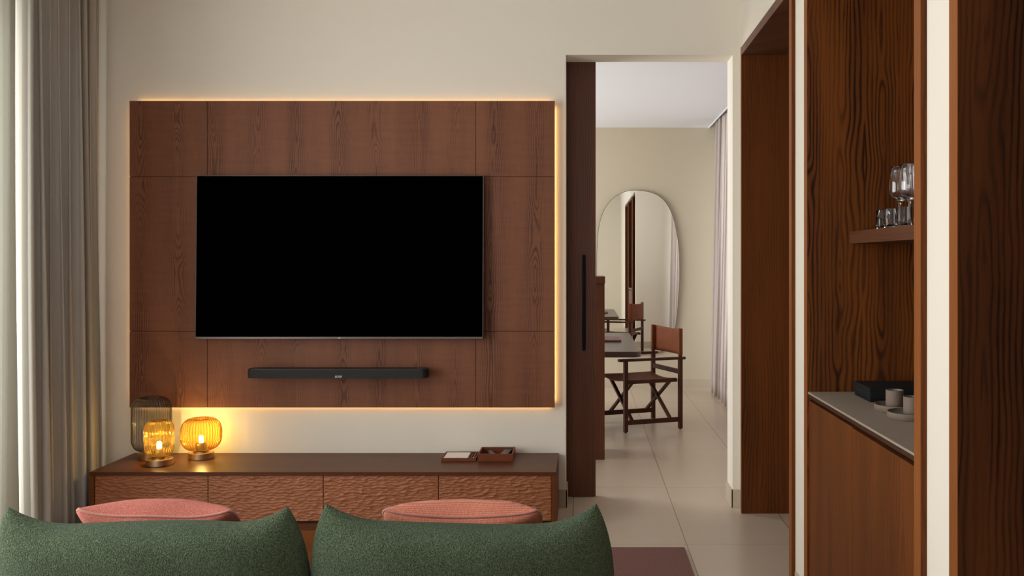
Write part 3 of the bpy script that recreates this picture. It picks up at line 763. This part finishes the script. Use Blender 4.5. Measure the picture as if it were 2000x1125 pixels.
def director_chair():
    A = Vector((.361, 7.876)); Bv = Vector((.850, 8.069)); a = math.atan2(Bv.y-A.y, Bv.x-A.x)
    L, W = .526, .545; s = .034
    c = (A+Bv)/2; perp = Vector((-math.sin(a), math.cos(a))); ctr = c + perp*(W/2)
    t = thing('director_chair', 'folding wooden chair with brown leather seat at the table beyond', 'chair', (ctr.x, ctr.y, 0), a)
    P = lambda name, b, m: obj(name, b, m, t, world=False)
    x0, x1 = -L/2, L/2
    for sy in (-1, 1):
        y = sy*W/2
        b = B(); box(b, x0-s/2, x0+s/2, y-s/2, y+s/2, .008, .615, .003); l = P('leg', b, 'chair_wood')
        f = B(); lathe(f, [(.010, 0), (.010, .009)], 14, c=(x0, y, 0), close=True); obj('foot_pad', f, 'black', l, world=False)
        b = B(); box(b, x1-s/2, x1+s/2, y-s/2, y+s/2, .008, .615, .003); box(b, x1-.013, x1+.013, y-.013, y+.013, .63, .88, .002); l = P('leg', b, 'chair_wood')
        f = B(); lathe(f, [(.010, 0), (.010, .009)], 14, c=(x1, y, 0), close=True); obj('foot_pad', f, 'black', l, world=False)
        b = B(); prism(b, [(x+0, yy) for x, yy in rrect(x0-.068, x1+.045, y-.027, y+.027, .012, 5)], .615, .635, .004); P('armrest', b, 'chair_wood')
        b = B(); box(b, x0+s/2, x1-s/2, y-.012, y+.012, .068, .108, .003); P('stretcher', b, 'chair_wood')
        b = B(); box(b, x0+.0, x1-s/2-.001, y-sy*.03-.011, y-sy*.03+.011, .415, .445, .003); P('seat_rail', b, 'chair_wood')
    for xx in (x0+.075, x1-.085):                         # crossed folding legs front and rear
        for k, sg in ((0, 1), (1, -1)):
            b = B(); o_ = .012*(k*2-1)
            beam(b, (xx+o_, -sg*(W/2-.005), .10), (xx+o_, sg*(W/2-.055), .425), .020, .030, up=(1, 0, 0)); P('cross_brace', b, 'chair_wood')
    b = B(); box(b, x1-.013, x1+.013, -W/2+s/2, W/2-s/2, .485, .525, .003); P('back_rail', b, 'chair_wood')
    b = B(); nU, nV = 16, 24; g = []
    for i in range(nU+1):
        r = []
        for j in range(nV+1):
            u = i/nU; v = -1+2*j/nV; z = .449 - .022*(1-v*v) - .004*math.sin(PI*u)
            r.append(b.verts.new((x0-.012+(L-.02)*u, v*(W/2-.018), z)))
        g.append(r)
    for i in range(nU):
        for j in range(nV): f = b.faces.new((g[i][j], g[i+1][j], g[i+1][j+1], g[i][j+1])); f.smooth = True
    o = P('seat', b, 'leather'); m = o.modifiers.new('thickness', 'SOLIDIFY'); m.thickness = .007; m.offset = 0
    b = B(); g = []
    for i in range(9):
        r = []
        for j in range(nV+1):
            v = -1+2*j/nV; z = .650+.235*i/8 - (.012*(1-v*v) if i == 8 else 0)
            r.append(b.verts.new((x1+.015+.022*(1-v*v), v*(W/2+.013), z)))
        g.append(r)
    for i in range(8):
        for j in range(nV): f = b.faces.new((g[i][j], g[i][j+1], g[i+1][j+1], g[i+1][j])); f.smooth = True
    for sy in (-1, 1):                                    # the leather sleeves round the posts
        y = sy*(W/2); z0, z1 = .650, .885
        p = [(x1+.015, y+sy*.0135), (x1-.0145, y+sy*.0135), (x1-.0145, y-sy*.015), (x1+.012, y-sy*.015)]
        for q0, q1 in zip(p, p[1:]): b.faces.new([b.verts.new((q0[0], q0[1], z0)), b.verts.new((q1[0], q1[1], z0)), b.verts.new((q1[0], q1[1], z1)), b.verts.new((q0[0], q0[1], z1))])
    o = P('backrest', b, 'leather'); m = o.modifiers.new('thickness', 'SOLIDIFY'); m.thickness = .004; m.offset = 0
director_chair()

# mirror: pebble-shaped, standing a little off the far wall
MY = FY-.045
out_px = [(1241,372),(1262,374),(1281,380),(1296,391),(1307,407),(1316,430),(1322,458),(1326,487),(1327,515),(1327,545),(1325,575),(1323,605),(1319,640),(1313,664),(1302,680),(1285,688),(1262,691),(1238,691),(1214,688),(1196,680),(1184,664),(1176,640),(1170,605),(1167.5,575),(1166,545),(1166,515),(1166.5,487),(1168,458),(1173,430),(1182,407),(1194,391),(1209,380),(1224,374)]
def catmull(P, n=5):
    o = []; L = len(P)
    for i in range(L):
        p0, p1, p2, p3 = (Vector(P[(i+k-1) % L]) for k in range(4))
        for k in range(n):
            t_ = k/n; o.append(.5*((2*p1)+(p2-p0)*t_+(2*p0-5*p1+4*p2-p3)*t_*t_+(3*p1-p0-3*p2+p3)*t_**3))
    return o
mp = [(PX(p.x, MY), PZ(p.y, MY)) for p in catmull(out_px)]
t = thing('wall_mirror', 'tall pebble-shaped mirror on the far beige wall', 'mirror', (PX(1246, MY), MY, PZ(691, MY)))
def plate(b, pts, ya, yb):
    a = [b.verts.new((x, ya, z)) for x, z in pts]; c = [b.verts.new((x, yb, z)) for x, z in pts]; n = len(pts)
    b.faces.new(a); b.faces.new(c)
    for i in range(n): b.faces.new((a[i], a[(i+1) % n], c[(i+1) % n], c[i]))
b = B(); plate(b, mp, MY, MY+.005); obj('mirror_glass', b, 'mirror', t)
b = B(); cxm, czm = PX(1246, MY), PZ(531, MY)
plate(b, [(cxm+(x-cxm)*1.008, czm+(z-czm)*1.004) for x, z in mp], MY+.005, MY+.016); obj('rim', b, 'rim', t)
b = B(); plate(b, [(cxm+(x-cxm)*.8, czm+(z-czm)*.85) for x, z in mp], MY+.016, FY-.0005); obj('backing', b, 'gap', t)

# ------------------------------------------------------------------ daylight and view
def area(name, loc, rot, sx, sy, e, col, spread=PI):
    l = bpy.data.lights.new(name, 'AREA'); l.shape = 'RECTANGLE'; l.size = sx; l.size_y = sy; l.energy = e; l.color = col; l.spread = spread
    o = bpy.data.objects.new(name, l); COL.objects.link(o); o.location = loc; o.rotation_euler = rot; return o
area('daylight_window', (XL-.25, 2.87, 1.5), (0, -PI/2, 0), 2.7, 3.7, 185, (.985, 1, .96))
area('added_fill_rear', (-1.7, YR-.2, 1.5), (PI/2, 0, 0), 2.2, 2.4, 28, (1, .98, .93))  # fill light added behind the camera, through the added rear opening
area('daylight_beyond', (FXL-.2, 8.35, 1.45), (0, -PI/2, 0), 2.6, 3.8, 175, (.985, 1, .97))
area('daylight_behind_drape', (FXR+.2, 8.2, 1.45), (0, PI/2, 0), 2.6, 4.1, 62, (1, .98, .98))
w = bpy.data.worlds.new('sky'); sc.world = w; w.use_nodes = True
bg = w.node_tree.nodes['Background']; bg.inputs[0].default_value = (.85, .9, 1, 1); bg.inputs[1].default_value = .5

cam = bpy.data.cameras.new('camera'); co = bpy.data.objects.new('camera', cam); COL.objects.link(co)
co.location = (0, 0, H); co.rotation_euler = (PI/2, 0, 0)
cam.sensor_fit = 'HORIZONTAL'; cam.sensor_width = 36; cam.lens = F/2000*36
cam.shift_x = -(CX-1000)/2000; cam.shift_y = -(562.5-CY)/2000; cam.clip_start = .05
sc.camera = co
sc.view_settings.view_transform = 'Standard'; sc.view_settings.look = 'None'
sc.view_settings.gamma = 1; sc.view_settings.use_curve_mapping = False; sc.view_settings.exposure = 0.14
c = sc.cycles; c.use_denoising = True; c.max_bounces = 14; c.diffuse_bounces = 6; c.glossy_bounces = 6
c.transmission_bounces = 12; c.transparent_max_bounces = 24; c.caustics_reflective = False; c.caustics_refractive = False; c.sample_clamp_indirect = 6
